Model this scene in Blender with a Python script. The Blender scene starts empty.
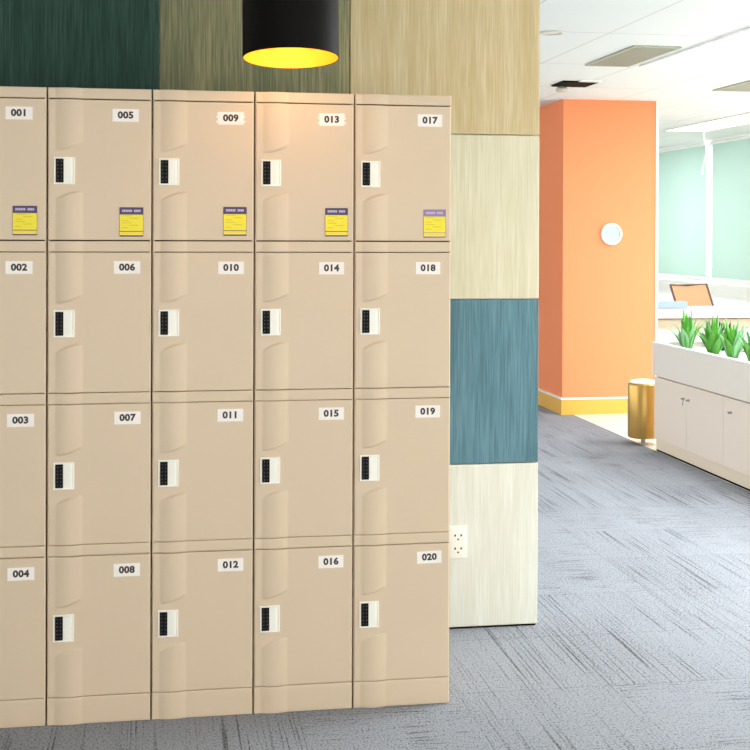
import bpy, bmesh, math, random
from mathutils import Vector, Matrix
random.seed(7)
SC = bpy.context.scene
COL = SC.collection
PI = math.pi

# ---------------------------------------------------------------- materials
def rgb(r, g, b):
    f = lambda c: (c/255/12.92) if c/255 <= .04045 else ((c/255+.055)/1.055)**2.4
    return (f(r), f(g), f(b), 1)

def mat(name, col, rough=.5, metal=0, bump=0, bscale=200, var=0, vscale=3, emit=None, estr=0, spec=.5):
    m = bpy.data.materials.new(name); m.use_nodes = True
    nt = m.node_tree; b = nt.nodes['Principled BSDF']
    b.inputs['Base Color'].default_value = col
    b.inputs['Roughness'].default_value = rough
    b.inputs['Metallic'].default_value = metal
    b.inputs['Specular IOR Level'].default_value = spec
    if emit:
        b.inputs['Emission Color'].default_value = emit
        b.inputs['Emission Strength'].default_value = estr
    tc = nt.nodes.new('ShaderNodeTexCoord')
    if var:
        n = nt.nodes.new('ShaderNodeTexNoise'); n.inputs['Scale'].default_value = vscale
        n.inputs['Detail'].default_value = 3
        nt.links.new(tc.outputs['Object'], n.inputs['Vector'])
        r = nt.nodes.new('ShaderNodeMapRange')
        r.inputs['To Min'].default_value = 1-var; r.inputs['To Max'].default_value = 1+var
        nt.links.new(n.outputs['Fac'], r.inputs['Value'])
        v = nt.nodes.new('ShaderNodeVectorMath'); v.operation = 'SCALE'
        v.inputs[0].default_value = col[:3]
        nt.links.new(r.outputs['Result'], v.inputs['Scale'])
        nt.links.new(v.outputs['Vector'], b.inputs['Base Color'])
    if bump:
        n = nt.nodes.new('ShaderNodeTexNoise'); n.inputs['Scale'].default_value = bscale
        nt.links.new(tc.outputs['Object'], n.inputs['Vector'])
        bp = nt.nodes.new('ShaderNodeBump'); bp.inputs['Strength'].default_value = bump
        bp.inputs['Distance'].default_value = .002
        nt.links.new(n.outputs['Fac'], bp.inputs['Height'])
        nt.links.new(bp.outputs['Normal'], b.inputs['Normal'])
    return m

def fabric(name, c1, c2, c3, seed):
    """vertically slubbed wall fabric: three thread colours in long thin vertical streaks"""
    m = bpy.data.materials.new(name); m.use_nodes = True
    nt = m.node_tree; b = nt.nodes['Principled BSDF']; L = nt.links.new
    b.inputs['Roughness'].default_value = .8
    b.inputs['Specular IOR Level'].default_value = .2
    tc = nt.nodes.new('ShaderNodeTexCoord')
    mp = nt.nodes.new('ShaderNodeMapping'); L(tc.outputs['Object'], mp.inputs['Vector'])
    mp.inputs['Scale'].default_value = (260, 260, 7); mp.inputs['Location'].default_value = (seed, 0, seed*3)
    n = nt.nodes.new('ShaderNodeTexNoise'); n.inputs['Scale'].default_value = 1; n.inputs['Detail'].default_value = 4
    L(mp.outputs['Vector'], n.inputs['Vector'])
    mp2 = nt.nodes.new('ShaderNodeMapping'); L(tc.outputs['Object'], mp2.inputs['Vector'])
    mp2.inputs['Scale'].default_value = (26, 26, 2.2); mp2.inputs['Location'].default_value = (seed*5, 0, seed)
    n2 = nt.nodes.new('ShaderNodeTexNoise'); n2.inputs['Scale'].default_value = 1; n2.inputs['Detail'].default_value = 3
    L(mp2.outputs['Vector'], n2.inputs['Vector'])
    ad = nt.nodes.new('ShaderNodeMath'); ad.operation = 'MULTIPLY_ADD'
    L(n.outputs['Fac'], ad.inputs[0]); ad.inputs[1].default_value = .62
    mm = nt.nodes.new('ShaderNodeMath'); mm.operation = 'MULTIPLY'; L(n2.outputs['Fac'], mm.inputs[0]); mm.inputs[1].default_value = .38
    L(mm.outputs[0], ad.inputs[2])
    cr = nt.nodes.new('ShaderNodeValToRGB')
    cr.color_ramp.elements[0].position = .38; cr.color_ramp.elements[0].color = c1
    cr.color_ramp.elements[1].position = .64; cr.color_ramp.elements[1].color = c3
    e = cr.color_ramp.elements.new(.5); e.color = c2
    L(ad.outputs[0], cr.inputs['Fac']); L(cr.outputs['Color'], b.inputs['Base Color'])
    bp = nt.nodes.new('ShaderNodeBump'); bp.inputs['Strength'].default_value = .35; bp.inputs['Distance'].default_value = .001
    L(n.outputs['Fac'], bp.inputs['Height']); L(bp.outputs['Normal'], b.inputs['Normal'])
    return m

def carpet_mat():
    m = bpy.data.materials.new('carpet'); m.use_nodes = True
    nt = m.node_tree; b = nt.nodes['Principled BSDF']; L = nt.links.new; N = nt.nodes.new
    b.inputs['Roughness'].default_value = .95; b.inputs['Specular IOR Level'].default_value = .1
    tc = N('ShaderNodeTexCoord'); P = tc.outputs['Object']
    def noise(scale, detail=3, loc=(0, 0, 0)):
        mp = N('ShaderNodeMapping'); L(P, mp.inputs['Vector']); mp.inputs['Scale'].default_value = scale
        mp.inputs['Location'].default_value = loc
        n = N('ShaderNodeTexNoise'); n.inputs['Scale'].default_value = 1; n.inputs['Detail'].default_value = detail
        L(mp.outputs['Vector'], n.inputs['Vector']); return n.outputs['Fac']
    def math_(op, a, b_=None, c=None):
        n = N('ShaderNodeMath'); n.operation = op
        for i, v in enumerate((a, b_, c)):
            if v is None: continue
            if isinstance(v, (int, float)): n.inputs[i].default_value = v
            else: L(v, n.inputs[i])
        return n.outputs[0]
    # half-metre tiles
    mp = N('ShaderNodeMapping'); L(P, mp.inputs['Vector']); mp.inputs['Scale'].default_value = (2, 2, 2)
    mp.inputs['Location'].default_value = (.21, .35, .5)
    fl = N('ShaderNodeVectorMath'); fl.operation = 'FLOOR'; L(mp.outputs['Vector'], fl.inputs[0])
    wn = N('ShaderNodeTexWhiteNoise'); L(fl.outputs['Vector'], wn.inputs['Vector'])
    frac = N('ShaderNodeVectorMath'); frac.operation = 'FRACTION'; L(mp.outputs['Vector'], frac.inputs[0])
    sp = N('ShaderNodeSeparateXYZ'); L(frac.outputs['Vector'], sp.inputs['Vector'])
    sA = noise((120, 1.3, 1), 2); sB = noise((5, 120, 1), 2, (5, 2, 0))
    turn = math_('GREATER_THAN', wn.outputs['Value'], .72)
    mix = N('ShaderNodeMix'); L(turn, mix.inputs['Factor']); L(sA, mix.inputs['A']); L(sB, mix.inputs['B'])
    grain = noise((150, 110, 1), 4, (1, 1, 0)); cloud = noise((2.1, 1.3, 1), 4)
    bandA = noise((9, 1.6, 1), 2, (3, 9, 0))
    lines = N('ShaderNodeMapRange'); L(mix.outputs['Result'], lines.inputs['Value'])
    lines.inputs['From Min'].default_value = .36; lines.inputs['From Max'].default_value = .47
    amt = N('ShaderNodeMapRange'); L(bandA, amt.inputs['Value'])
    amt.inputs['From Min'].default_value = .38; amt.inputs['From Max'].default_value = .6
    amt.inputs['To Min'].default_value = .12; amt.inputs['To Max'].default_value = .45
    inv = math_('SUBTRACT', 1.0, lines.outputs['Result'])
    dark = math_('MULTIPLY', inv, amt.outputs['Result'])
    v = math_('SUBTRACT', 1.0, dark)
    v = math_('MULTIPLY', v, math_('MULTIPLY_ADD', grain, 2.3, -.15))
    v = math_('MULTIPLY', v, math_('MULTIPLY_ADD', cloud, .5, .75))
    v = math_('MULTIPLY', v, math_('MULTIPLY_ADD', wn.outputs['Value'], .10, .95))
    # tile joints
    ex = math_('MINIMUM', sp.outputs['X'], sp.outputs['Y'])
    joint = math_('LESS_THAN', ex, .009)
    v = math_('MULTIPLY', v, math_('MULTIPLY_ADD', joint, -.22, 1.0))
    cr = N('ShaderNodeValToRGB'); L(v, cr.inputs['Fac'])
    cr.color_ramp.elements[0].position = .25; cr.color_ramp.elements[0].color = CARPET[0]
    cr.color_ramp.elements[1].position = 1.1 if False else 1.0; cr.color_ramp.elements[1].color = CARPET[1]
    L(cr.outputs['Color'], b.inputs['Base Color'])
    bp = N('ShaderNodeBump'); bp.inputs['Strength'].default_value = .5; bp.inputs['Distance'].default_value = .003
    L(v, bp.inputs['Height']); L(bp.outputs['Normal'], b.inputs['Normal'])
    return m

def ceiling_mat():
    m = bpy.data.materials.new('ceiling_tile'); m.use_nodes = True
    nt = m.node_tree; b = nt.nodes['Principled BSDF']; L = nt.links.new; N = nt.nodes.new
    b.inputs['Roughness'].default_value = .9
    tc = N('ShaderNodeTexCoord')
    mp = N('ShaderNodeMapping'); L(tc.outputs['Object'], mp.inputs['Vector'])
    mp.inputs['Scale'].default_value = (1/.6, 1/1.2, 1); mp.inputs['Location'].default_value = (-2.9/.6, -7.65/1.2, 0)
    fr = N('ShaderNodeVectorMath'); fr.operation = 'FRACTION'; L(mp.outputs['Vector'], fr.inputs[0])
    sp = N('ShaderNodeSeparateXYZ'); L(fr.outputs['Vector'], sp.inputs['Vector'])
    a = N('ShaderNodeMath'); a.operation = 'LESS_THAN'; L(sp.outputs['X'], a.inputs[0]); a.inputs[1].default_value = .012
    c = N('ShaderNodeMath'); c.operation = 'LESS_THAN'; L(sp.outputs['Y'], c.inputs[0]); c.inputs[1].default_value = .008
    mx = N('ShaderNodeMath'); mx.operation = 'MAXIMUM'; L(a.outputs[0], mx.inputs[0]); L(c.outputs[0], mx.inputs[1])
    mi = N('ShaderNodeMix'); mi.data_type = 'RGBA'; L(mx.outputs[0], mi.inputs['Factor'])
    mi.inputs['A'].default_value = rgb(228, 232, 231); mi.inputs['B'].default_value = rgb(190, 190, 184)
    L(mi.outputs['Result'], b.inputs['Base Color'])
    return m

def translucent_mat(name, col, fac=.5):
    m = bpy.data.materials.new(name); m.use_nodes = True
    nt = m.node_tree; L = nt.links.new; N = nt.nodes.new
    b = nt.nodes['Principled BSDF']; b.inputs['Base Color'].default_value = col; b.inputs['Roughness'].default_value = .8
    t = N('ShaderNodeBsdfTranslucent'); t.inputs['Color'].default_value = col
    mx = N('ShaderNodeMixShader'); mx.inputs['Fac'].default_value = fac
    L(b.outputs[0], mx.inputs[1]); L(t.outputs[0], mx.inputs[2])
    L(mx.outputs[0], nt.nodes['Material Output'].inputs['Surface'])
    return m

CARPET = (rgb(24, 19, 16), rgb(150, 153, 160))
M = {}
M['locker'] = mat('locker_plastic', rgb(219, 195, 165), .42, bump=.06, bscale=900, var=.02, vscale=5, spec=.4)
M['seam_shade'] = mat('locker_seam_shade', rgb(60, 42, 28), .8)  # locker core coloured dark to put shade into the door seams
M['cream'] = mat('cream_plastic', rgb(255, 249, 234), .35)
M['black_key'] = mat('keypad_black', rgb(20, 17, 16), .6, spec=.15)
M['dot'] = mat('keypad_dots', rgb(150, 146, 140), .5)
M['paper'] = mat('paper_label', rgb(250, 240, 230), .6)
M['ink'] = mat('ink', rgb(62, 50, 44), .6)
M['yellow'] = mat('sticker_yellow', rgb(246, 224, 30), .45)
M['amber'] = mat('sticker_amber', rgb(250, 214, 60), .45)
M['olive_ink'] = mat('sticker_ink', rgb(222, 196, 20), .5)
M['purple'] = mat('sticker_purple', rgb(78, 56, 96), .45)
M['lilac'] = mat('sticker_lilac', rgb(200, 186, 214), .45)
M['lilac_band'] = mat('sticker_faded_band', rgb(150, 122, 158), .45)
M['wall'] = mat('wall_paint', rgb(226, 222, 210), .8, bump=.1, bscale=60)
M['white_wall'] = mat('white_wall_paint', rgb(246, 248, 248), .8, bump=.1, bscale=60)
M['teal'] = fabric('fabric_teal', rgb(86, 120, 130), rgb(97, 134, 146), rgb(114, 150, 162), 3)
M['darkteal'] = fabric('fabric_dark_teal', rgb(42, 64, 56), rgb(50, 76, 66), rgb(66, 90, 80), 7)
M['olive'] = fabric('fabric_olive', rgb(112, 116, 88), rgb(136, 134, 102), rgb(168, 160, 120), 11)
M['tan'] = fabric('fabric_tan', rgb(198, 176, 132), rgb(206, 186, 144), rgb(218, 201, 164), 17)
M['sand'] = fabric('fabric_sand', rgb(212, 204, 174), rgb(219, 212, 184), rgb(228, 222, 198), 23)
M['pale'] = fabric('fabric_pale', rgb(224, 222, 206), rgb(231, 229, 214), rgb(239, 238, 226), 29)
M['panel_edge'] = mat('panel_edge', rgb(228, 220, 190), .7)
M['orange'] = mat('orange_paint', (.88, .285, .13, 1), .9, bump=.1, bscale=50, spec=.08)
M['white'] = mat('white_laminate', rgb(240, 240, 236), .4)
M['baseyellow'] = mat('mustard_skirting', rgb(226, 172, 70), .5)
M['planter'] = mat('planter_laminate', rgb(240, 229, 216), .45, var=.01)
M['planter_door'] = mat('planter_door_laminate', rgb(244, 226, 208), .45, var=.01)
M['kick'] = mat('planter_kick', rgb(240, 222, 196), .5)
M['black'] = mat('black', rgb(20, 18, 17), .8, spec=.1)
M['gold'] = mat('brushed_gold', rgb(196, 156, 84), .32, .75, bump=.05, bscale=300)
M['metal'] = mat('steel', rgb(180, 178, 172), .3, .9)
M['tilefloor'] = mat('cream_floor', rgb(238, 232, 214), .45, var=.02)
M['lampblack'] = mat('lamp_black', rgb(8, 4, 2), .55, spec=.12)
M['lampgold'] = mat('lamp_gold_lining', (.80, .36, .008, 1), .6)
M['bulb'] = mat('bulb', (1, .85, .5, 1), .5, emit=(1, .68, .22, 1), estr=6)
M['troffer'] = mat('light_diffuser', rgb(250, 252, 255), .5, emit=(.93, .98, 1, 1), estr=5)
M['trofferdot'] = mat('light_holes', rgb(180, 190, 195), .5, emit=(.85, .9, .95, 1), estr=.35)
M['vent'] = mat('vent_grey_green', rgb(168, 170, 152), .6)
M['ventdark'] = mat('vent_slot', rgb(128, 130, 112), .6)
M['leaf'] = mat('leaf_green', rgb(84, 158, 44), .4, var=.35, vscale=14)
M['leafpale'] = mat('leaf_pale', rgb(132, 184, 130), .4, var=.2, vscale=14)
M['leafdark'] = mat('leaf_dark', rgb(24, 50, 40), .4, var=.3, vscale=14)
M['pebble'] = mat('white_pebbles', rgb(232, 234, 232), .7, bump=.8, bscale=60)
M['deskblue'] = mat('blue_grey_screen', rgb(160, 184, 206), .6)
M['beige'] = mat('beige_panel', rgb(170, 162, 138), .6)
M['chairorange'] = mat('chair_orange_mesh', rgb(250, 204, 164), .6, bump=.3, bscale=600)
M['chairframe'] = mat('chair_frame_brown', rgb(110, 76, 70), .4)
M['chairtrim'] = mat('chair_trim_amber', rgb(232, 150, 60), .5)
M['clockface'] = mat('clock_face', rgb(176, 192, 202), .5)
M['tanring'] = mat('tan_ring', rgb(206, 198, 178), .5)
M['blind'] = translucent_mat('mint_blind', rgb(166, 190, 178), .30)
M['ceiling'] = ceiling_mat()
M['carpet'] = carpet_mat()
g = bpy.data.materials.new('window_glass'); g.use_nodes = True
nt = g.node_tree; nt.nodes.remove(nt.nodes['Principled BSDF'])
tr = nt.nodes.new('ShaderNodeBsdfTransparent'); gl = nt.nodes.new('ShaderNodeBsdfGlossy'); mx = nt.nodes.new('ShaderNodeMixShader')
gl.inputs['Roughness'].default_value = .02; mx.inputs['Fac'].default_value = .06
nt.links.new(tr.outputs[0], mx.inputs[1]); nt.links.new(gl.outputs[0], mx.inputs[2])
nt.links.new(mx.outputs[0], nt.nodes['Material Output'].inputs['Surface']); M['glass'] = g

# ---------------------------------------------------------------- helpers
def mesh_from(bm, name, mats, smooth=False, angle=35):
    bmesh.ops.recalc_face_normals(bm, faces=bm.faces)
    me = bpy.data.meshes.new(name); bm.to_mesh(me); bm.free()
    for m in (mats if isinstance(mats, (list, tuple)) else [mats]): me.materials.append(M[m])
    if smooth:
        for p in me.polygons: p.use_smooth = True
        me.set_sharp_from_angle(angle=math.radians(angle))
    return me

def link(name, me, parent=None, loc=(0, 0, 0), rot=(0, 0, 0)):
    o = bpy.data.objects.new(name, me); COL.objects.link(o)
    o.parent = parent; o.location = loc; o.rotation_euler = rot
    return o

def box(bm, x0, x1, y0, y1, z0, z1, mi=0, bev=0, seg=2):
    r = bmesh.ops.create_cube(bm, size=1)
    vs = r['verts']
    for v in vs:
        v.co = Vector((x0+(v.co.x+.5)*(x1-x0), y0+(v.co.y+.5)*(y1-y0), z0+(v.co.z+.5)*(z1-z0)))
    fs = set(f for v in vs for f in v.link_faces)
    for f in fs: f.material_index = mi
    if bev:
        es = list(set(e for v in vs for e in v.link_edges))
        rr = bmesh.ops.bevel(bm, geom=es, offset=bev, segments=seg, profile=.5, affect='EDGES')
        for f in rr['faces']: f.material_index = mi

def cyl(bm, c, r, z0, z1, seg=40, mi=0, r2=None, cap=True):
    r2 = r if r2 is None else r2
    a = [bm.verts.new((c[0]+r*math.cos(2*PI*i/seg), c[1]+r*math.sin(2*PI*i/seg), z0)) for i in range(seg)]
    b = [bm.verts.new((c[0]+r2*math.cos(2*PI*i/seg), c[1]+r2*math.sin(2*PI*i/seg), z1)) for i in range(seg)]
    for i in range(seg):
        bm.faces.new((a[i], a[(i+1) % seg], b[(i+1) % seg], b[i])).material_index = mi
    if cap:
        bm.faces.new(a[::-1]).material_index = mi; bm.faces.new(b).material_index = mi

def lathe(bm, prof, seg=48, mi=0, c=(0, 0), close=False):
    rings = []
    for r, z in prof:
        rings.append([bm.verts.new((c[0]+r*math.cos(2*PI*i/seg), c[1]+r*math.sin(2*PI*i/seg), z)) for i in range(seg)])
    n = len(rings)
    for k in range(n if close else n-1):
        a, b = rings[k], rings[(k+1) % n]
        for i in range(seg):
            bm.faces.new((a[i], a[(i+1) % seg], b[(i+1) % seg], b[i])).material_index = mi
    return rings

def tube(bm, pts, r, seg=8, mi=0):
    pts = [Vector(p) for p in pts]; rings = []
    for i, p in enumerate(pts):
        d = (pts[min(i+1, len(pts)-1)]-pts[max(i-1, 0)]).normalized()
        a = d.orthogonal().normalized(); b = d.cross(a)
        rings.append([bm.verts.new(p+a*r*math.cos(2*PI*k/seg)+b*r*math.sin(2*PI*k/seg)) for k in range(seg)])
    for i in range(len(rings)-1):
        for k in range(seg):
            bm.faces.new((rings[i][k], rings[i][(k+1) % seg], rings[i+1][(k+1) % seg], rings[i+1][k])).material_index = mi
    bm.faces.new(rings[0][::-1]); bm.faces.new(rings[-1])

def quad_xz(bm, x0, x1, z0, z1, y, mi):
    f = bm.faces.new([bm.verts.new(p) for p in ((x0, y, z0), (x1, y, z0), (x1, y, z1), (x0, y, z1))]); f.material_index = mi

def simple(name, mats, parent=None, loc=(0, 0, 0), rot=(0, 0, 0), smooth=False, **k):
    """decorator-free: returns bm builder result"""
    bm = bmesh.new()
    return bm

def boxobj(name, x0, x1, y0, y1, z0, z1, m, parent=None, bev=0):
    bm = bmesh.new()
    if parent is None:
        ox, oy, oz = (x0+x1)/2, (y0+y1)/2, z0
        box(bm, x0-ox, x1-ox, y0-oy, y1-oy, 0, z1-z0, 0, bev)
        return link(name, mesh_from(bm, name, m), None, (ox, oy, oz))
    box(bm, x0, x1, y0, y1, z0, z1, 0, bev)
    return link(name, mesh_from(bm, name, m), parent)

def tag(o, label=None, cat=None, group=None, kind=None):
    if label: o['label'] = label
    if cat: o['category'] = cat
    if group: o['group'] = group
    if kind: o['kind'] = kind
    return o

def empty(name, loc, label, cat, group=None, rz=0):
    o = bpy.data.objects.new(name, None); COL.objects.link(o); o.location = loc; o.rotation_euler = (0, 0, rz)
    o.empty_display_size = .1
    return tag(o, label, cat, group)

def struct(o): o['kind'] = 'structure'; return o

def text_into(bm, body, size, x, z, y, mi, bold=.0, sx=1.0):
    cu = bpy.data.curves.new('t', 'FONT'); cu.body = body; cu.size = size
    cu.align_x = 'CENTER'; cu.align_y = 'CENTER'; cu.offset = bold; cu.extrude = .0002; cu.resolution_u = 3
    cu.space_character = 1.06
    o = bpy.data.objects.new('t', cu)
    me = bpy.data.meshes.new_from_object(o)
    n0 = len(bm.verts); f0 = len(bm.faces)
    bm.from_mesh(me); bm.verts.ensure_lookup_table(); bm.faces.ensure_lookup_table()
    for v in bm.verts[n0:]:
        v.co = Vector((x+v.co.x*sx, y-v.co.z, z+v.co.y))
    for f in bm.faces[f0:]: f.material_index = mi
    bpy.data.objects.remove(o); bpy.data.curves.remove(cu); bpy.data.meshes.remove(me)

# ---------------------------------------------------------------- the setting
ZC = 2.447
def plane_obj(name, x0, x1, y0, y1, z, th, m):
    bm = bmesh.new(); box(bm, x0, x1, y0, y1, z, z+th)
    return struct(link(name, mesh_from(bm, name, m)))
plane_obj('floor', -3.4, 3.17, -3.0, 17.0, -.05, .05, 'carpet')
plane_obj('floor_2', 3.17, 6.3, -3.0, 17.0, -.05, .05, 'tilefloor')
plane_obj('ceiling', -3.4, 6.3, -3.0, 17.0, ZC, .06, 'ceiling')
struct(boxobj('wall_left', -3.5, -3.4, -3.0, 4.62, 0, ZC, 'wall'))
struct(boxobj('wall_near', -3.4, 6.3, -3.1, -3.0, 2.25, ZC, 'white_wall'))
struct(boxobj('wall_left_office', -3.5, -3.4, 4.62, 17.0, 0, .35, 'white_wall'))
for y in (4.8, 8.8, 12.8, 16.9):
    struct(boxobj('trim_5', -3.5, -3.4, y-.1, y+.1, .35, ZC, 'white'))
struct(boxobj('wall_far', -3.4, 6.3, 17.0, 17.1, 0, ZC, 'white_wall'))
# partition that carries the fabric panels; a black strip at its foot paints the shadow line
struct(boxobj('wall_back', -3.4, 1.330, 4.477, 4.62, 0, ZC, 'wall'))
# window wall on the right: dado, lintel and piers
struct(boxobj('wall_right', 6.16, 6.3, 3.0, 17.0, 0, .90, 'white_wall'))
struct(boxobj('trim_1', 6.0, 6.3, 3.0, 17.0, .86, .905, 'white'))
PIER = [-3.0, .4, 3.0, 5.6, 8.2, 10.8, 13.4, 16.0]
wn = 1
for a in range(len(PIER)-1):
    y0, y1 = PIER[a]+.03, PIER[a+1]-.03
    w = bpy.data.objects.new('window_%d' % wn, None); COL.objects.link(w); w.location = (6.22, (y0+y1)/2, .9); struct(w)
    bm = bmesh.new(); h = (y1-y0)/2
    for (a0, a1, b0, b1) in ((-h-.03, -h+.03, 0, ZC-.9), (h-.03, h+.03, 0, ZC-.9), (-h, h, 0, .04), (-h, h, ZC-.94, ZC-.9), (-.02, .02, 0, ZC-.9)):
        box(bm, -.03, .03, a0, a1, b0, b1)
    link('window_frame', mesh_from(bm, 'window_frame', 'white'), w)
    bm = bmesh.new(); box(bm, -.003, .003, -h+.03, h-.03, .04, ZC-.94)
    link('window_pane', mesh_from(bm, 'window_pane', 'glass'), w)
    wn += 1
struct(boxobj('wall_right_end', 6.16, 6.3, 16.0, 17.0, .905, ZC, 'white_wall'))

# orange column with mustard skirting
CX0, CX1, CY0, CY1 = 3.081, 3.838, 9.655, 10.42
struct(boxobj('wall_column', CX0, CX1, CY0, CY1, 0, ZC, 'orange'))
bm = bmesh.new()
box(bm, CX0-.010, CX1+.010, CY0-.010, CY1+.010, 0, .118)
struct(link('baseboard_column', mesh_from(bm, 'baseboard_column', 'baseyellow')))
bm = bmesh.new(); box(bm, CX0-.014, CX1+.014, CY0-.014, CY1+.014, .118, .132)
struct(link('trim_2', mesh_from(bm, 'trim_2', 'white')))
bm = bmesh.new(); box(bm, CX1-.004, CX1+.016, CY0-.008, CY0+.012, .132, ZC)
struct(link('trim_3', mesh_from(bm, 'trim_3', 'white')))

# ---------------------------------------------------------------- fabric wall panels
def panel(x0, x1, z0, z1, m, label):
    bm = bmesh.new(); xm = (x0+x1)/2
    box(bm, x0-xm+.0015, x1-xm-.0015, -.009, .009, .0015, z1-z0-.0015, 0, .003, 2)
    o = link('wall_panel', mesh_from(bm, 'wall_panel', m), None, (xm, 4.468, z0))
    return tag(o, label, 'wall panel', 'fabric covered wall panels')
panel(.65, 1.336, .005, .583, 'pale', 'pale off-white fabric wall panel at the floor beside the outlet')
panel(.65, 1.336, .583, 1.167, 'teal', 'mid teal square fabric wall panel right of the lockers, between two pale ones')
panel(.65, 1.336, 1.167, 1.750, 'sand', 'pale sand fabric wall panel directly above the mid teal panel')
panel(.65, 1.336, 1.750, 2.335, 'tan', 'large tan fabric wall panel above the lockers, right of the lamp')
panel(-.003, .65, 1.750, 2.335, 'olive', 'olive green fabric wall panel behind the hanging lamp')
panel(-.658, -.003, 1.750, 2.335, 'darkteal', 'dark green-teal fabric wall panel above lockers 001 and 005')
struct(boxobj('base_shade_strip', .66, 1.328, 4.462, 4.477, 0, .005, 'black'))  # black strip painted in as the shadow under the panels

# ---------------------------------------------------------------- wall outlet
o = empty('wall_outlet', (1.036, 4.459, .252), 'white double wall socket on the pale panel beside the lockers', 'outlet')
bm = bmesh.new(); box(bm, -.036, .036, -.012, 0, 0, .116, 0, .004, 3)
link('cover_plate', mesh_from(bm, 'cover_plate', 'cream', True), o)
bm = bmesh.new()
bm.free()
for zc in (.082, .036):
    bm = bmesh.new()
    for dx in (-.011, .011): box(bm, dx-.0026+.004, dx+.0026+.004, -.0128, -.0119, zc-.003, zc+.004)
    box(bm, .0012, .0068, -.0128, -.0119, zc-.016, zc-.011)
    link('socket', mesh_from(bm, 'socket', 'black'), o)

# ---------------------------------------------------------------- locker towers
LW = .2925; LX0 = -.6075; FY = 3.757; GAP = .0042
SEAM = [(1.778, 1.8075), (1.3435, 1.3735), (.9113, .9413), (.4800, .5100), (0, .0770)]   # cap, rails, plinth
ROW = [(1.3735, 1.778), (.9413, 1.3435), (.5100, .9113), (.0770, .4800)]
BW = LW-GAP

def prof(u, dz=None):
    """height of the vertical swell on the left third of the front, as a fraction u of the width"""
    h = 0
    t = (u-.075)/(.335-.075)
    if 0 < t < 1: h = .0066*math.sin(PI*t)**.85
    if dz is not None and -.2 < t < 1.2:
        tt = min(max(t, 0), 1)
        top = .056+.024*tt*tt
        bot = -.085+.023*(1-(1-tt)**2)
        s = lambda v: min(max(v, 0), 1)**2*(3-2*min(max(v, 0), 1))
        k = max(s((dz-top)/.0035+.5), s((bot-dz)/.0035+.5))
        h *= k
    return h

def front(bm, w, z0, z1, depth, nx, nz, masked, edge=.0028):
    """a front panel: fine height field facing -Y, rounded rim, sides going back"""
    xs = []
    for i in range(nx+1): xs.append(-w/2+w*i/nx)
    zs = [z0+(z1-z0)*j/nz for j in range(nz+1)]
    xs = sorted(set([xs[0]+edge*.3, xs[0]+edge, xs[-1]-edge*.3, xs[-1]-edge]+xs))
    zs = sorted(set([zs[0]+edge*.3, zs[0]+edge*.8, zs[-1]-edge*.3, zs[-1]-edge*.8]+zs))
    zc = (z0+z1)/2
    grid = []
    for z in zs:
        row = []
        for x in xs:
            u = (x+w/2)/w
            h = prof(u, (z-zc) if masked else None)
            d = min(x+w/2, w/2-x, ); e = max(0, 1-d/edge); dz = min(z-z0, z1-z)
            ez = max(0, 1-dz/(edge*.8))
            drop = edge*(1-math.sqrt(max(0, 1-e*e)))+edge*.5*(1-math.sqrt(max(0, 1-ez*ez)))
            row.append(bm.verts.new((x, -h+drop, z)))
        grid.append(row)
    for j in range(len(zs)-1):
        for i in range(len(xs)-1):
            bm.faces.new((grid[j][i], grid[j][i+1], grid[j+1][i+1], grid[j+1][i]))
    rim = [grid[0][i] for i in range(len(xs))]+[grid[j][-1] for j in range(1, len(zs))] + \
          [grid[-1][i] for i in range(len(xs)-2, -1, -1)]+[grid[j][0] for j in range(len(zs)-2, 0, -1)]
    back = [bm.verts.new((v.co.x, depth, v.co.z)) for v in rim]
    n = len(rim)
    for i in range(n): bm.faces.new((rim[i], rim[(i+1) % n], back[(i+1) % n], back[i]))
    bm.faces.new(back)

SG = .0021
bm = bmesh.new(); DH = .402
front(bm, BW-.003, -DH/2+SG, DH/2-SG, .022, 100, 150, True)
ME_DOOR = mesh_from(bm, 'door', 'locker', True, 50)
def rail_mesh(z0, z1, name):
    bm = bmesh.new(); front(bm, BW, z0, z1, .03, 100, 6, False); return mesh_from(bm, name, 'locker', True, 50)
# the body: core in seam-shade brown behind the doors, coloured shell sides, top and back
bm = bmesh.new(); h = BW/2
box(bm, -h+.006, h-.006, .0225, .495, .02, 1.795, 1)
box(bm, -h, -h+.004, .006, .5, .002, 1.800, 0)
box(bm, h-.004, h, .003, .5, .002, 1.800, 0)
box(bm, -h, h, .495, .5, .002, 1.800, 0)
for (a, b_) in SEAM[1:4]:
    pass
ME_BODY = mesh_from(bm, 'body', ['locker', 'seam_shade'])
# lock housing: cream frame with a finger recess on the right
bm = bmesh.new()
w2, h2 = .0290, .0385
fr = .0042
for (a0, a1, b0, b1) in ((-w2, w2, h2-fr, h2), (-w2, w2, -h2, -h2+fr), (-w2, -w2+fr, -h2+fr, h2-fr), (w2-fr, w2, -h2+fr, h2-fr)):
    box(bm, a0, a1, -.0040, .001, b0, b1, 0, .001, 1)
box(bm, -w2+fr, w2-fr, -.0012, .001, -h2+fr, h2-fr, 0)
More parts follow.
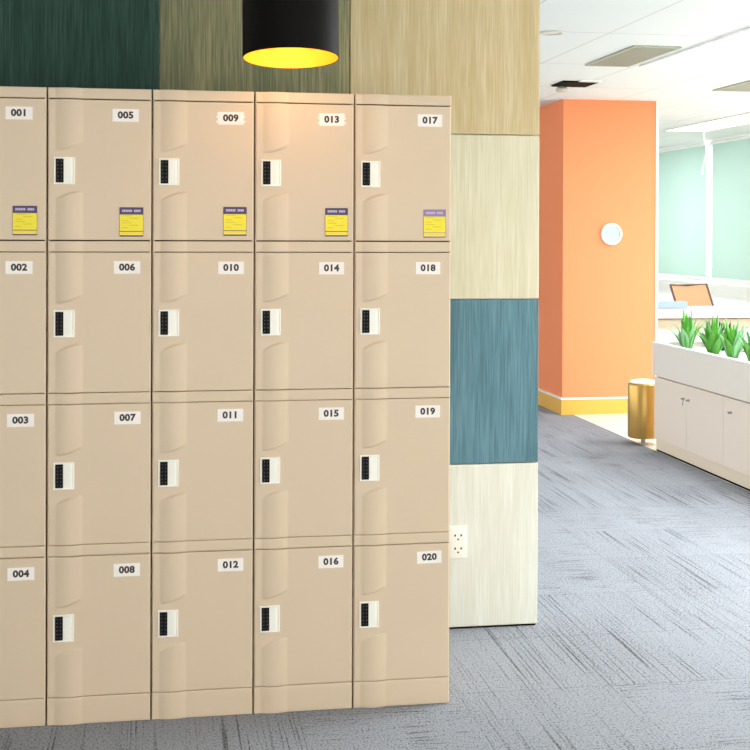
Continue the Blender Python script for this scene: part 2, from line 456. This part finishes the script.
# curved pull inside the recess
nn = 8; px = [(-.0015+(.024)*i/nn) for i in range(nn+1)]
vs = [[bm.verts.new((x, -.0014-.0020*math.sin(PI*min(1, i/nn*1.15)*.5)**2 if i < nn else -.0012, z)) for i, x in enumerate(px)] for z in (-h2+fr, h2-fr)]
for i in range(nn): bm.faces.new((vs[0][i], vs[0][i+1], vs[1][i+1], vs[1][i]))
ME_LOCK = mesh_from(bm, 'lock_housing', 'cream', True)
bm = bmesh.new()
box(bm, -.0108, .0108, -.0050, -.001, -.0335, .0335, 0, .001, 2)
for r in range(6):
    for dx in (-.0050, .0050):
        bmesh.ops.create_circle(bm, cap_ends=True, radius=.0009, segments=8,
                                matrix=Matrix.Translation((dx, -.0052, -.0262+.0105*r)) @ Matrix.Rotation(PI/2, 4, 'X'))
bm.faces.ensure_lookup_table()
for f in bm.faces:
    if abs(f.calc_center_median().y+.0052) < 1e-5: f.material_index = 1
ME_KEY = mesh_from(bm, 'keypad', ['black_key', 'dot'])

def sticker_mesh(faded=False):
    bm = bmesh.new()
    W, H = .0335, .0415
    box(bm, -W, W, -.0011, 0, -H, H, 0, .0018, 2)                       # purple backing with rounded corners
    quad_xz(bm, -W+.0006, W-.0006, -H+.012+.0035, H-.0205, -.0013, 1)     # yellow body
    quad_xz(bm, -W+.0006, W-.0006, -H+.0035, -H+.0135, -.0013, 2)         # amber strip
    x = -.026
    for wd in (6, 0, 4):
        if wd == 0: x += .005; continue
        for k in range(wd):
            quad_xz(bm, x, x+.0037, H-.0128, H-.0066, -.0013, 3); x += .0047
    for k, (a, b_) in enumerate([(-.026, .002), (-.004, .021), (-.026, -.008), (-.026, .0), (-.006, .020), (-.026, -.010)]):
        z = H-.025-.0068*k
        quad_xz(bm, a, b_, z, z+.0022, -.0015, 4)
    return mesh_from(bm, 'warning_sticker', ['lilac_band' if faded else 'purple', 'yellow', 'amber', 'lilac', 'olive_ink'])
ME_STK = sticker_mesh(); ME_STKF = sticker_mesh(True)

# positions measured inside each door: number label centre (x from tower's left edge, z), tilt
NUM = {}
NUMPX = [(-0.3916, 1.7334), (-0.3911, 1.2986), (-0.3864, 0.8678), (-0.3845, 0.4342), (-0.0972, 1.7321), (-0.0924, 1.2987), (-0.0905, 0.8693), (-0.0914, 0.4343), (0.2009, 1.7293), (0.2028, 1.2973), (0.2019, 0.8711), (0.2038, 0.4375), (0.4951, 1.7305), (0.4956, 1.2959), (0.4961, 0.8700), (0.4966, 0.4354), (0.7879, 1.7331), (0.7839, 1.2960), (0.7844, 0.8707), (0.7909, 0.4378)]
STK = [(-0.3753, 1.4310), (-0.0804, 1.4285), (0.2137, 1.4317), (0.5098, 1.4306), (0.8030, 1.4279)]
TILT = {20: 1.4, 4: .3, 16: .5, 12: .3, 9: .5, 13: .3, 3: -.3, 18: -.2}
ORD = ['leftmost grey-beige locker tower with doors 001 to 004, cut off by the photo edge',
       'grey-beige locker tower with doors 005 to 008, second from the left',
       'middle grey-beige locker tower with doors 009 to 012, left of the lamp',
       'grey-beige locker tower with doors 013 to 016, its top lit by the lamp',
       'rightmost grey-beige locker tower with doors 017 to 020, beside the wall panels']
ME_RAIL = [rail_mesh(0, b_-a, n) for (a, b_), n in zip(SEAM, ('top_cap', 'rail', 'rail', 'rail', 'plinth'))]
for c in range(5):
    xc = LX0+LW*(c+.5)
    T = empty('locker_tower', (xc, FY, 0), ORD[c], 'locker', 'locker towers in front of the panelled wall')
    link('body', ME_BODY, T)
    for k, nm in enumerate(('top_cap', 'rail', 'rail', 'rail', 'plinth')):
        z = SEAM[k][0]+(.0005 if k == 4 else 0)
        link(nm, ME_RAIL[k], T, (0, 0, z))
        if k == 0:
            bm = bmesh.new(); box(bm, -BW/2, BW/2, .03, .5, 1.7785, 1.8075); link('lid', mesh_from(bm, 'lid', 'locker'), T)
    for r in range(4):
        n = c*4+r+1
        zc = sum(ROW[r])/2
        D = link('door', ME_DOOR, T, (0, 0, zc))
        D['label'] = 'locker door numbered %03d' % n
        xl = -LW/2+.0475
        link('lock_housing', ME_LOCK, D, (xl, 0, -.003))['label'] = 'cream lock housing'
        link('keypad', ME_KEY, D, (xl-.0125, 0, -.003))['label'] = 'black keypad'
        nx, nz = NUMPX[n-1]
        bm = bmesh.new()
        box(bm, -.0370, .0370, -.0009, 0, -.0182, .0182, 0)
        if n in (9, 13):       # torn remains of an older label showing at both sides
            for s in (-1, 1):
                for z0, z1, e in ((-.0125, -.007, .0045), (.001, .007, .0040), (.010, .015, .002)):
                    box(bm, min(s*.036, s*(.037+e)), max(s*.036, s*(.037+e)), -.0006, 0, z0, z1, 0)
        text_into(bm, '%03d' % n, .0262, 0, 0, -.0011, 1, .0012, 1.08)
        link('number_label', mesh_from(bm, 'number_label', ['paper', 'ink']), D, (nx-xc, 0, nz-zc), (0, -math.radians(TILT.get(n, 0)), 0))
        if r == 0:
            sx, sz = STK[c]
            s = link('warning_sticker', ME_STKF if c == 4 else ME_STK, D, (sx-xc, 0, sz-zc))
            s['label'] = 'faded yellow sticker with lilac header' if c == 4 else 'yellow sticker with purple header'

# ---------------------------------------------------------------- pendant lamp
LP = empty('pendant_lamp', (0.354, 3.58, ZC), 'black cylinder pendant lamp with glowing gold inside, above locker 013', 'lamp')
tilt = math.radians(5.0)
def tilted(bm):
    # the shade hangs very slightly off plumb, turning on its neck
    R = Matrix.Translation((0, 0, -.25)) @ Matrix.Rotation(-tilt, 4, 'X') @ Matrix.Translation((0, 0, .25))
    bmesh.ops.transform(bm, matrix=R, verts=bm.verts)
RZ = 1.877-ZC; RR = .1325
bm = bmesh.new()
lathe(bm, [(RR-.0025, RZ+.001), (RR-.001, RZ), (RR, RZ+.001), (RR, RZ+.30), (RR-.006, RZ+.307), (.02, RZ+.309), (.0, RZ+.309)], 72)
tilted(bm); link('lamp_shade', mesh_from(bm, 'lamp_shade', 'lampblack', True), LP)
bm = bmesh.new()
lathe(bm, [(RR-.0026, RZ+.001), (RR-.0045, RZ+.10), (RR-.02, RZ+.15), (.05, RZ+.175), (0.001, RZ+.18)], 72)
tilted(bm); link('lamp_lining', mesh_from(bm, 'lamp_lining', 'lampgold', True), LP)
bm = bmesh.new()
lathe(bm, [(.0, RZ+.058), (.018, RZ+.062), (.029, RZ+.078), (.031, RZ+.092), (.026, RZ+.11), (.014, RZ+.13), (.013, RZ+.175)], 32)
tilted(bm); link('bulb', mesh_from(bm, 'bulb', 'bulb', True), LP)
bm = bmesh.new(); cyl(bm, (0, 0), .003, RZ+.307, 0, 12); link('cord', mesh_from(bm, 'cord', 'lampblack', True), LP)
bm = bmesh.new(); lathe(bm, [(0, -.03), (.045, -.028), (.05, -.02), (.05, 0)], 40); link('ceiling_canopy', mesh_from(bm, 'ceiling_canopy', 'lampblack', True), LP)

# ---------------------------------------------------------------- planter cabinet
PX0, PX1, PY0, PY1 = 3.152, 3.60, 4.60, 7.978
PC = empty('planter_cabinet', (3.376, 7.978, 0), 'long low cream cabinet with plant trough on top, keys in its doors', 'cabinet')
def pb(name, x0, x1, y0, y1, z0, z1, m, bev=0, parent=None):
    bm = bmesh.new(); box(bm, x0-3.376, x1-3.376, y0-7.978, y1-7.978, z0, z1, 0, bev)
    return link(name, mesh_from(bm, name, m), parent or PC)
pb('plinth', 3.176, PX1-.02, PY0+.01, PY1-.012, .012, .083, 'kick')
pb('floor_gap_strip', 3.178, PX1-.02, PY0+.01, PY1-.014, 0, .012, 'black')  # solid black strip stands in for the dark gap at the floor
pb('body', 3.186, PX1, PY0, PY1-.001, .0835, .486, 'planter_door')
dy = [7.976, 7.455, 6.935, 6.415, 5.895, 5.375, 4.855]
keys = {0: 7.492, 1: 7.418, 2: 6.830, 3: 5.93, 4: 5.86}
for i in range(len(dy)-1):
    d = pb('door', 3.166, 3.185, dy[i+1]+.001, dy[i]-.001, .085, .480, 'planter_door', .001)
    if i in keys:
        bm = bmesh.new()
        cyl(bm, (0, 0), .008, 0, .006, 16); box(bm, -.006, .006, -.0015, .0015, .006, .022, 0)
        bmesh.ops.rotate(bm, verts=bm.verts, cent=(0, 0, 0), matrix=Matrix.Rotation(-PI/2, 3, 'Y'))
        k = link('lock', mesh_from(bm, 'lock', 'metal', True), d, (3.166-3.376, keys[i]-7.978, .395 if i != 2 else .401))
        k['label'] = 'small steel lock with key'
        if i == 1:
            bm = bmesh.new(); tube(bm, [(0, 0, 0), (-.004, .002, -.02), (-.002, .004, -.034)], .004); link('key', mesh_from(bm, 'key', 'metal'), d, (3.146-3.376, 7.46-7.978, .392))
# trough: four walls, rim, pebble bed
pb('trough', PX0, PX0+.018, PY0, PY1, .494, .700, 'planter')
bm = bmesh.new()
box(bm, PX1-.018-3.376, PX1-3.376, PY0-7.978, 0, .494, .700)
box(bm, PX0+.018-3.376, PX1-.018-3.376, -.018, 0, .494, .700)
box(bm, PX0+.018-3.376, PX1-.018-3.376, PY0-7.978, PY0-7.978+.018, .494, .700)
box(bm, PX0+.02-3.376, PX1-3.376, PY0-7.978, -.001, .4865, .494)
link('trough', mesh_from(bm, 'trough', 'planter'), PC)
bm = bmesh.new()
box(bm, PX0-.001-3.376, PX0+.035-3.376, PY0-7.978, .001, .7003, .706)
box(bm, PX1-.035-3.376, PX1+.001-3.376, PY0-7.978, .001, .7003, .706)
box(bm, PX0+.035-3.376, PX1-.035-3.376, -.035, .001, .7003, .706)
link('rim', mesh_from(bm, 'rim', 'white'), PC)
pb('pebble_bed', PX0+.019, PX1-.019, PY0+.019, PY1-.019, .4955, .672, 'pebble')

def plant(x, y, h, n, mats, label, seed, spread=.10, z=.6725, width=.020):
    rnd = random.Random(seed)
    bm = bmesh.new()
    for k in range(n):
        a = 2*PI*k/n*2.4+rnd.uniform(-.3, .3)
        f = (k+.5)/n
        out = spread*(.2+.9*f)*rnd.uniform(.6, 1.3); hh = h*(1.05-.35*f)*rnd.uniform(.7, 1.1)
        w = width*rnd.uniform(.8, 1.25)
        d = Vector((math.cos(a), math.sin(a), 0)); s = Vector((-math.sin(a), math.cos(a), 0))
        prev = None; N = 7; mi = 1 if rnd.random() < .3 and len(mats) > 1 else 0
        for i in range(N+1):
            t = i/N
            p = d*(.012+.02*f+out*t**1.5)+Vector((0, 0, hh*(t-.18*f*t*t*t)))
            ww = w*(math.sin(PI*(.12+.88*t)**.8)+.04)
            row = [bm.verts.new(p-s*ww), bm.verts.new(p-d*ww*.35-Vector((0, 0, ww*.15))), bm.verts.new(p+s*ww)]
            if prev:
                for q in (0, 1):
                    fa = bm.faces.new((prev[q], prev[q+1], row[q+1], row[q])); fa.material_index = mi
            prev = row
    me = mesh_from(bm, 'leafy_plant', mats, True, 60)
    o = link('leafy_plant', me, None, (x, y, z)); m = o.modifiers.new('s', 'SOLIDIFY'); m.thickness = .0008
    return tag(o, label, 'plant', 'plants in the cabinet trough')
plant(3.330, 7.840, 0.24, 24, ['leaf', 'leafpale'], 'bright green spiky plant at the far end of the trough, beside the orange column', 11)
plant(3.340, 7.460, 0.24, 44, ['leaf', 'leafpale'], 'widest bright green leafy plant in the trough, second from the column', 12)
plant(3.340, 7.190, 0.24, 32, ['leaf', 'leafpale'], 'green leafy plant in the trough, third from the column', 13)
plant(3.340, 6.900, 0.22, 32, ['leaf', 'leafpale'], 'green leafy plant at the right edge of the photo', 14)
plant(3.52, 7.880, 0.20, 9, ['leafdark'], 'dark green plant behind the far left bright plant', 21, .045)
plant(3.50, 7.663, 0.22, 9, ['leafdark'], 'dark blackish green plant with one upright leaf in the back row of the trough', 22, .07)


# ---------------------------------------------------------------- gold stool-like bin
GB = empty('gold_bin', (3.193, 8.235, 0), 'gold cylindrical bin on short steel foot at the far end of the planter cabinet', 'bin')
bm = bmesh.new()
lathe(bm, [(0, .045), (.095, .045), (.103, .050), (.105, .06), (.105, .395), (.101, .405), (.094, .411)], 56)
link('bin_body', mesh_from(bm, 'bin_body', 'gold', True), GB)
bm = bmesh.new(); lathe(bm, [(.0945, .409), (.090, .422), (.060, .430), (0, .432)], 56)
link('bin_lid', mesh_from(bm, 'bin_lid', 'cream', True), GB)
bm = bmesh.new(); cyl(bm, (0, 0), .016, .0, .05, 20); cyl(bm, (0, 0), .035, 0, .006, 32); link('foot', mesh_from(bm, 'foot', 'metal', True), GB)

# ---------------------------------------------------------------- clock on column
CK = empty('wall_clock', (3.4685, 9.655, 1.404), 'small round white clock on the orange column', 'clock')
bm = bmesh.new()
lathe(bm, [(.083, 0), (.086, .004), (.086, .022), (.082, .028), (.070, .029), (.066, .024)], 56)
bmesh.ops.rotate(bm, verts=bm.verts, cent=(0, 0, 0), matrix=Matrix.Rotation(PI/2, 3, 'X'))
link('rim', mesh_from(bm, 'rim', 'white', True), CK)
bm = bmesh.new(); cyl(bm, (0, 0), .0665, 0, .020, 48)
bmesh.ops.rotate(bm, verts=bm.verts, cent=(0, 0, 0), matrix=Matrix.Rotation(PI/2, 3, 'X'))
link('clock_face', mesh_from(bm, 'clock_face', 'clockface'), CK)
bm = bmesh.new(); box(bm, -.0012, .0012, -.0215, -.0203, 0, .045); box(bm, 0, .032, -.0228, -.0216, -.0014, .0014)
link('clock_hands', mesh_from(bm, 'clock_hands', 'deskblue'), CK)

# ---------------------------------------------------------------- ceiling fittings
def troffer(x0, x1, y0, y1, label):
    xm, ym = (x0+x1)/2, (y0+y1)/2; w, l = (x1-x0)/2, (y1-y0)/2
    T = empty('ceiling_light', (xm, ym, ZC), label, 'ceiling light', 'recessed panel lights in the office ceiling')
    bm = bmesh.new(); e = .02
    for q in ((-w, w, -l, -l+e), (-w, w, l-e, l), (-w, -w+e, -l+e, l-e), (w-e, w, -l+e, l-e)): box(bm, *q, -.012, -.001)
    link('frame', mesh_from(bm, 'frame', 'white'), T)
    bm = bmesh.new(); box(bm, -w+e, w-e, -l+e, l-e, -.006, -.001)
    ny = int(2*l/.075)
    for i in range(1, ny):
        for xx in (-.12, .0, .12):
            f = bm.faces.new([bm.verts.new((xx+a, -l+2*l*i/ny+b_, -.0068)) for a, b_ in ((-.016, -.011), (.016, -.011), (.016, .011), (-.016, .011))])
            f.material_index = 1
    link('diffuser', mesh_from(bm, 'diffuser', ['troffer', 'trofferdot']), T)
troffer(2.925, 3.50, 5.25, 7.64, 'large glowing recessed ceiling light with rows of small holes, nearest the camera')
troffer(4.95, 5.40, 9.9, 12.27, 'long glowing recessed ceiling light near the far window blinds')

def vent(x0, x1, y0, y1, label, slats=14):
    xm, ym = (x0+x1)/2, (y0+y1)/2; w, l = (x1-x0)/2, (y1-y0)/2
    T = empty('ceiling_vent', (xm, ym, ZC), label, 'vent', 'air vents in the office ceiling')
    bm = bmesh.new(); e = .018
    for q in ((-w, w, -l, -l+e), (-w, w, l-e, l), (-w, -w+e, -l+e, l-e), (w-e, w, -l+e, l-e)): box(bm, *q, -.010, -.001)
    link('frame', mesh_from(bm, 'frame', 'vent'), T)
    bm = bmesh.new(); box(bm, -w+e, w-e, -l+e, l-e, -.003, -.001, 1)
    for i in range(slats):
        x = -w+e+(2*w-2*e)*(i+.5)/slats
        box(bm, x-.0055, x+.0055, -l+e, l-e, -.008, -.003, 0)
    link('grille', mesh_from(bm, 'grille', ['vent', 'ventdark']), T)
vent(2.58, 2.86, 6.83, 7.66, 'grey-green ceiling vent beside the near panel light')
vent(3.93, 4.21, 8.0, 8.82, 'grey ceiling vent at the right edge of the photo', 14)

bm = bmesh.new()
lathe(bm, [(.050, -.001), (.054, -.008), (.063, -.008), (.066, -.001)], 40)
DL = link('downlight', mesh_from(bm, 'downlight', 'tanring', True), None, (2.00, 6.48, ZC))
tag(DL, 'small round ceiling ring with tan rim beside the panelled wall', 'downlight')
bm = bmesh.new(); lathe(bm, [(0, -.002), (.046, -.002)], 40); link('lens', mesh_from(bm, 'lens', 'ceiling'), DL)

SP = empty('ceiling_spotlight', (2.83, 8.62, ZC), 'dark recessed ceiling spotlight with pale tilted lamp head, above the orange column', 'spotlight')
bm = bmesh.new(); box(bm, -.125, .125, -.14, .14, -.012, -.001, 0, .003, 1); link('recess_plate', mesh_from(bm, 'recess_plate', 'black'), SP)
bm = bmesh.new(); box(bm, -.02, .125, -.20, -.145, -.010, -.001, 0); link('trim_strip', mesh_from(bm, 'trim_strip', 'white'), SP)
bm = bmesh.new()
lathe(bm, [(0, -.05), (.03, -.052), (.042, -.046), (.042, -.03), (.03, -.018), (.012, -.014), (.012, -.001)], 32)
link('lamp_head', mesh_from(bm, 'lamp_head', 'tanring', True), SP, (-.06, .10, 0))

# hanging cable near the blinds
bm = bmesh.new()
tube(bm, [(0, 0, 0), (.004, 0, -.08), (.03, 0, -.16), (.028, 0, -.25), (.0, 0, -.36), (-.012, 0, -.42)], .006)
cyl(bm, (-.012, 0), .010, -.45, -.41, 10)
tag(link('hanging_cable', mesh_from(bm, 'hanging_cable', 'white', True), None, (5.30, 12.1, ZC)), 'thin white cable hanging from the ceiling in front of the left blind', 'cable')

# ---------------------------------------------------------------- roller blinds
def blind(y0, y1, label):
    B = empty('roller_blind', (6.0, (y0+y1)/2, ZC), label, 'blind', 'mint roller blinds on the window wall')
    l = (y1-y0)/2
    bm = bmesh.new(); ny = 10
    # slightly bowed cloth
    rows = []
    for j in range(13):
        t = j/12; z = -.03-(ZC-.03-.93)*t
        rows.append([bm.verts.new((.004*math.sin(PI*t)*math.sin(PI*i/ny), -l+2*l*i/ny, z)) for i in range(ny+1)])
    for j in range(12):
        for i in range(ny): bm.faces.new((rows[j][i], rows[j][i+1], rows[j+1][i+1], rows[j+1][i]))
    link('cloth', mesh_from(bm, 'cloth', 'blind', True), B)
    bm = bmesh.new(); box(bm, -.012, .012, -l, l, -(ZC-.905), -(ZC-.93)); link('bottom_bar', mesh_from(bm, 'bottom_bar', 'white'), B)
    bm = bmesh.new(); tube(bm, [(0, -l, -.028), (0, l, -.028)], .022, 16); link('roller', mesh_from(bm, 'roller', 'white', True), B)
blind(13.62, 15.9, 'mint roller blind seen between the orange column and the white mullion')
blind(11.2, 13.46, 'mint roller blind right of the white mullion')

# ---------------------------------------------------------------- desk, screen, chair
DK = empty('office_desk', (5.0, 10.2, 0), 'long white desk with beige front panel behind the plants', 'desk')
def db(name, x0, x1, y0, y1, z0, z1, m, bev=0):
    bm = bmesh.new(); box(bm, x0-5.0, x1-5.0, y0-10.2, y1-10.2, z0, z1, 0, bev); return link(name, mesh_from(bm, name, m), DK)
db('desktop', 3.87, 6.0, 9.78, 10.9, 0.734, 0.767, 'white', .003)
db('edge_rail', 3.88, 5.98, 9.80, 9.83, 0.724, 0.7335, 'chairframe')
db('front_panel', 3.88, 5.98, 9.81, 9.84, 0.647, 0.7235, 'beige')
db('modesty_panel', 3.90, 5.96, 9.83, 9.85, 0.1, 0.646, 'white')
for (x, y) in ((3.92, 9.9), (5.9, 9.9), (3.92, 10.8), (5.9, 10.8)): db('leg', x-.02, x+.02, y-.02, y+.02, 0, .7335, 'white')
bm = bmesh.new(); box(bm, -.35, .25, -.012, .012, 0, .062, 0, .006)
tag(link('desk_screen', mesh_from(bm, 'desk_screen', 'deskblue'), None, (4.23, 10.55, .767)), 'low blue-grey screen standing on the white desk', 'screen')

CH = empty('office_chair', (5.18, 11.48, 0), 'orange-backed chair with brown frame behind the white desk', 'chair', rz=math.radians(21))
bm = bmesh.new(); n = 10
R = Matrix.Translation((0, .2, .50)) @ Matrix.Rotation(math.radians(-24), 4, 'X')
w, hh = .235, .46
def place(bm): bmesh.ops.transform(bm, matrix=R, verts=bm.verts)
rows = [[bm.verts.new((-w+2*w*i/n, .03*math.sin(PI*i/n), hh*j/n)) for i in range(n+1)] for j in range(n+1)]
for j in range(n):
    for i in range(n): bm.faces.new((rows[j][i], rows[j][i+1], rows[j+1][i+1], rows[j+1][i]))
bmesh.ops.solidify(bm, geom=bm.faces[:], thickness=.012)
place(bm); link('backrest', mesh_from(bm, 'backrest', 'chairorange', True), CH)
bm = bmesh.new(); tube(bm, [(w, 0, 0), (w, 0, hh), (0, .03, hh+.004), (-w, 0, hh), (-w, 0, 0), ], .011); place(bm); link('back_frame', mesh_from(bm, 'back_frame', 'chairframe', True), CH)
bm = bmesh.new(); box(bm, -.23, .23, -.24, .22, .44, .49, 0, .02, 3); link('seat', mesh_from(bm, 'seat', 'chairorange', True), CH)
bm = bmesh.new(); cyl(bm, (0, 0), .025, .09, .44, 16); link('column', mesh_from(bm, 'column', 'metal', True), CH)
for k in range(5):
    a = 2*PI*k/5
    bm = bmesh.new(); tube(bm, [(0, 0, .10), (.27*math.cos(a), .27*math.sin(a), .07)], .016); l_ = link('leg', mesh_from(bm, 'leg', 'metal', True), CH)
    bm = bmesh.new(); bmesh.ops.create_uvsphere(bm, u_segments=12, v_segments=8, radius=.03, matrix=Matrix.Translation((.27*math.cos(a), .27*math.sin(a), .03)))
    link('caster', mesh_from(bm, 'caster', 'black', True), l_)

# ---------------------------------------------------------------- light
W = bpy.data.worlds.new('world'); SC.world = W; W.use_nodes = True
bg = W.node_tree.nodes['Background']; bg.inputs['Color'].default_value = (.93, .97, 1, 1); bg.inputs['Strength'].default_value = 3.4
def area(name, loc, rot, sx, sy, power, col):
    l = bpy.data.lights.new(name, 'AREA'); l.shape = 'RECTANGLE'; l.size = sx; l.size_y = sy; l.energy = power; l.color = col
    o = bpy.data.objects.new(name, l); COL.objects.link(o); o.location = loc; o.rotation_euler = rot; return o
# added fill lamps without fixtures: warm over the locker lobby, cool over the office
area('lobby_fill', (-.6, 1.1, ZC-.03), (0, 0, 0), 1.2, .6, 2.5, (1, .74, .42))
area('lobby_fill', (1.3, .9, ZC-.03), (0, 0, 0), 1.2, .6, 2.5, (1, .78, .5))
area('lobby_fill', (4.2, 2.4, ZC-.03), (0, 0, 0), .6, 1.2, 20, (1, .97, .92))
area('office_fill', (3.5, 4.6, ZC-.03), (0, 0, 0), .6, 1.2, 150, (.93, .98, 1))
area('office_fill', (4.6, 7.4, ZC-.03), (0, 0, 0), .5, 1.9, 90, (.93, .98, 1))
area('office_fill', (4.7, 14.0, ZC-.03), (0, 0, 0), .6, 1.2, 60, (.93, .98, 1))
lb = bpy.data.lights.new('bulb_light', 'POINT'); lb.energy = .9; lb.color = (1, .80, .38); lb.shadow_soft_size = .015
lo = bpy.data.objects.new('bulb_light', lb); COL.objects.link(lo); lo.location = (0.354, 3.58, RZ+ZC+.030)
EXPO = 0.0

# ---------------------------------------------------------------- camera
cd = bpy.data.cameras.new('camera'); cam = bpy.data.objects.new('camera', cd); COL.objects.link(cam); SC.camera = cam
cd.sensor_width = 36; cd.lens = 1294/750*36; PITCH = math.radians(.40); cd.shift_y = -(375-234.2-1294*math.tan(PITCH))/750; cd.clip_end = 100
yaw = -math.atan(215/1294)
cam.matrix_world = Matrix.Translation((0, 0, 1.396)) @ Matrix.Rotation(yaw, 4, 'Z') @ Matrix.Rotation(math.radians(-.20), 4, 'Y') @ Matrix.Rotation(PI/2-PITCH, 4, 'X')
SC.view_settings.view_transform = 'Standard'; SC.view_settings.look = 'None'
SC.view_settings.gamma = 1; SC.view_settings.exposure = EXPO; SC.view_settings.use_curve_mapping = False
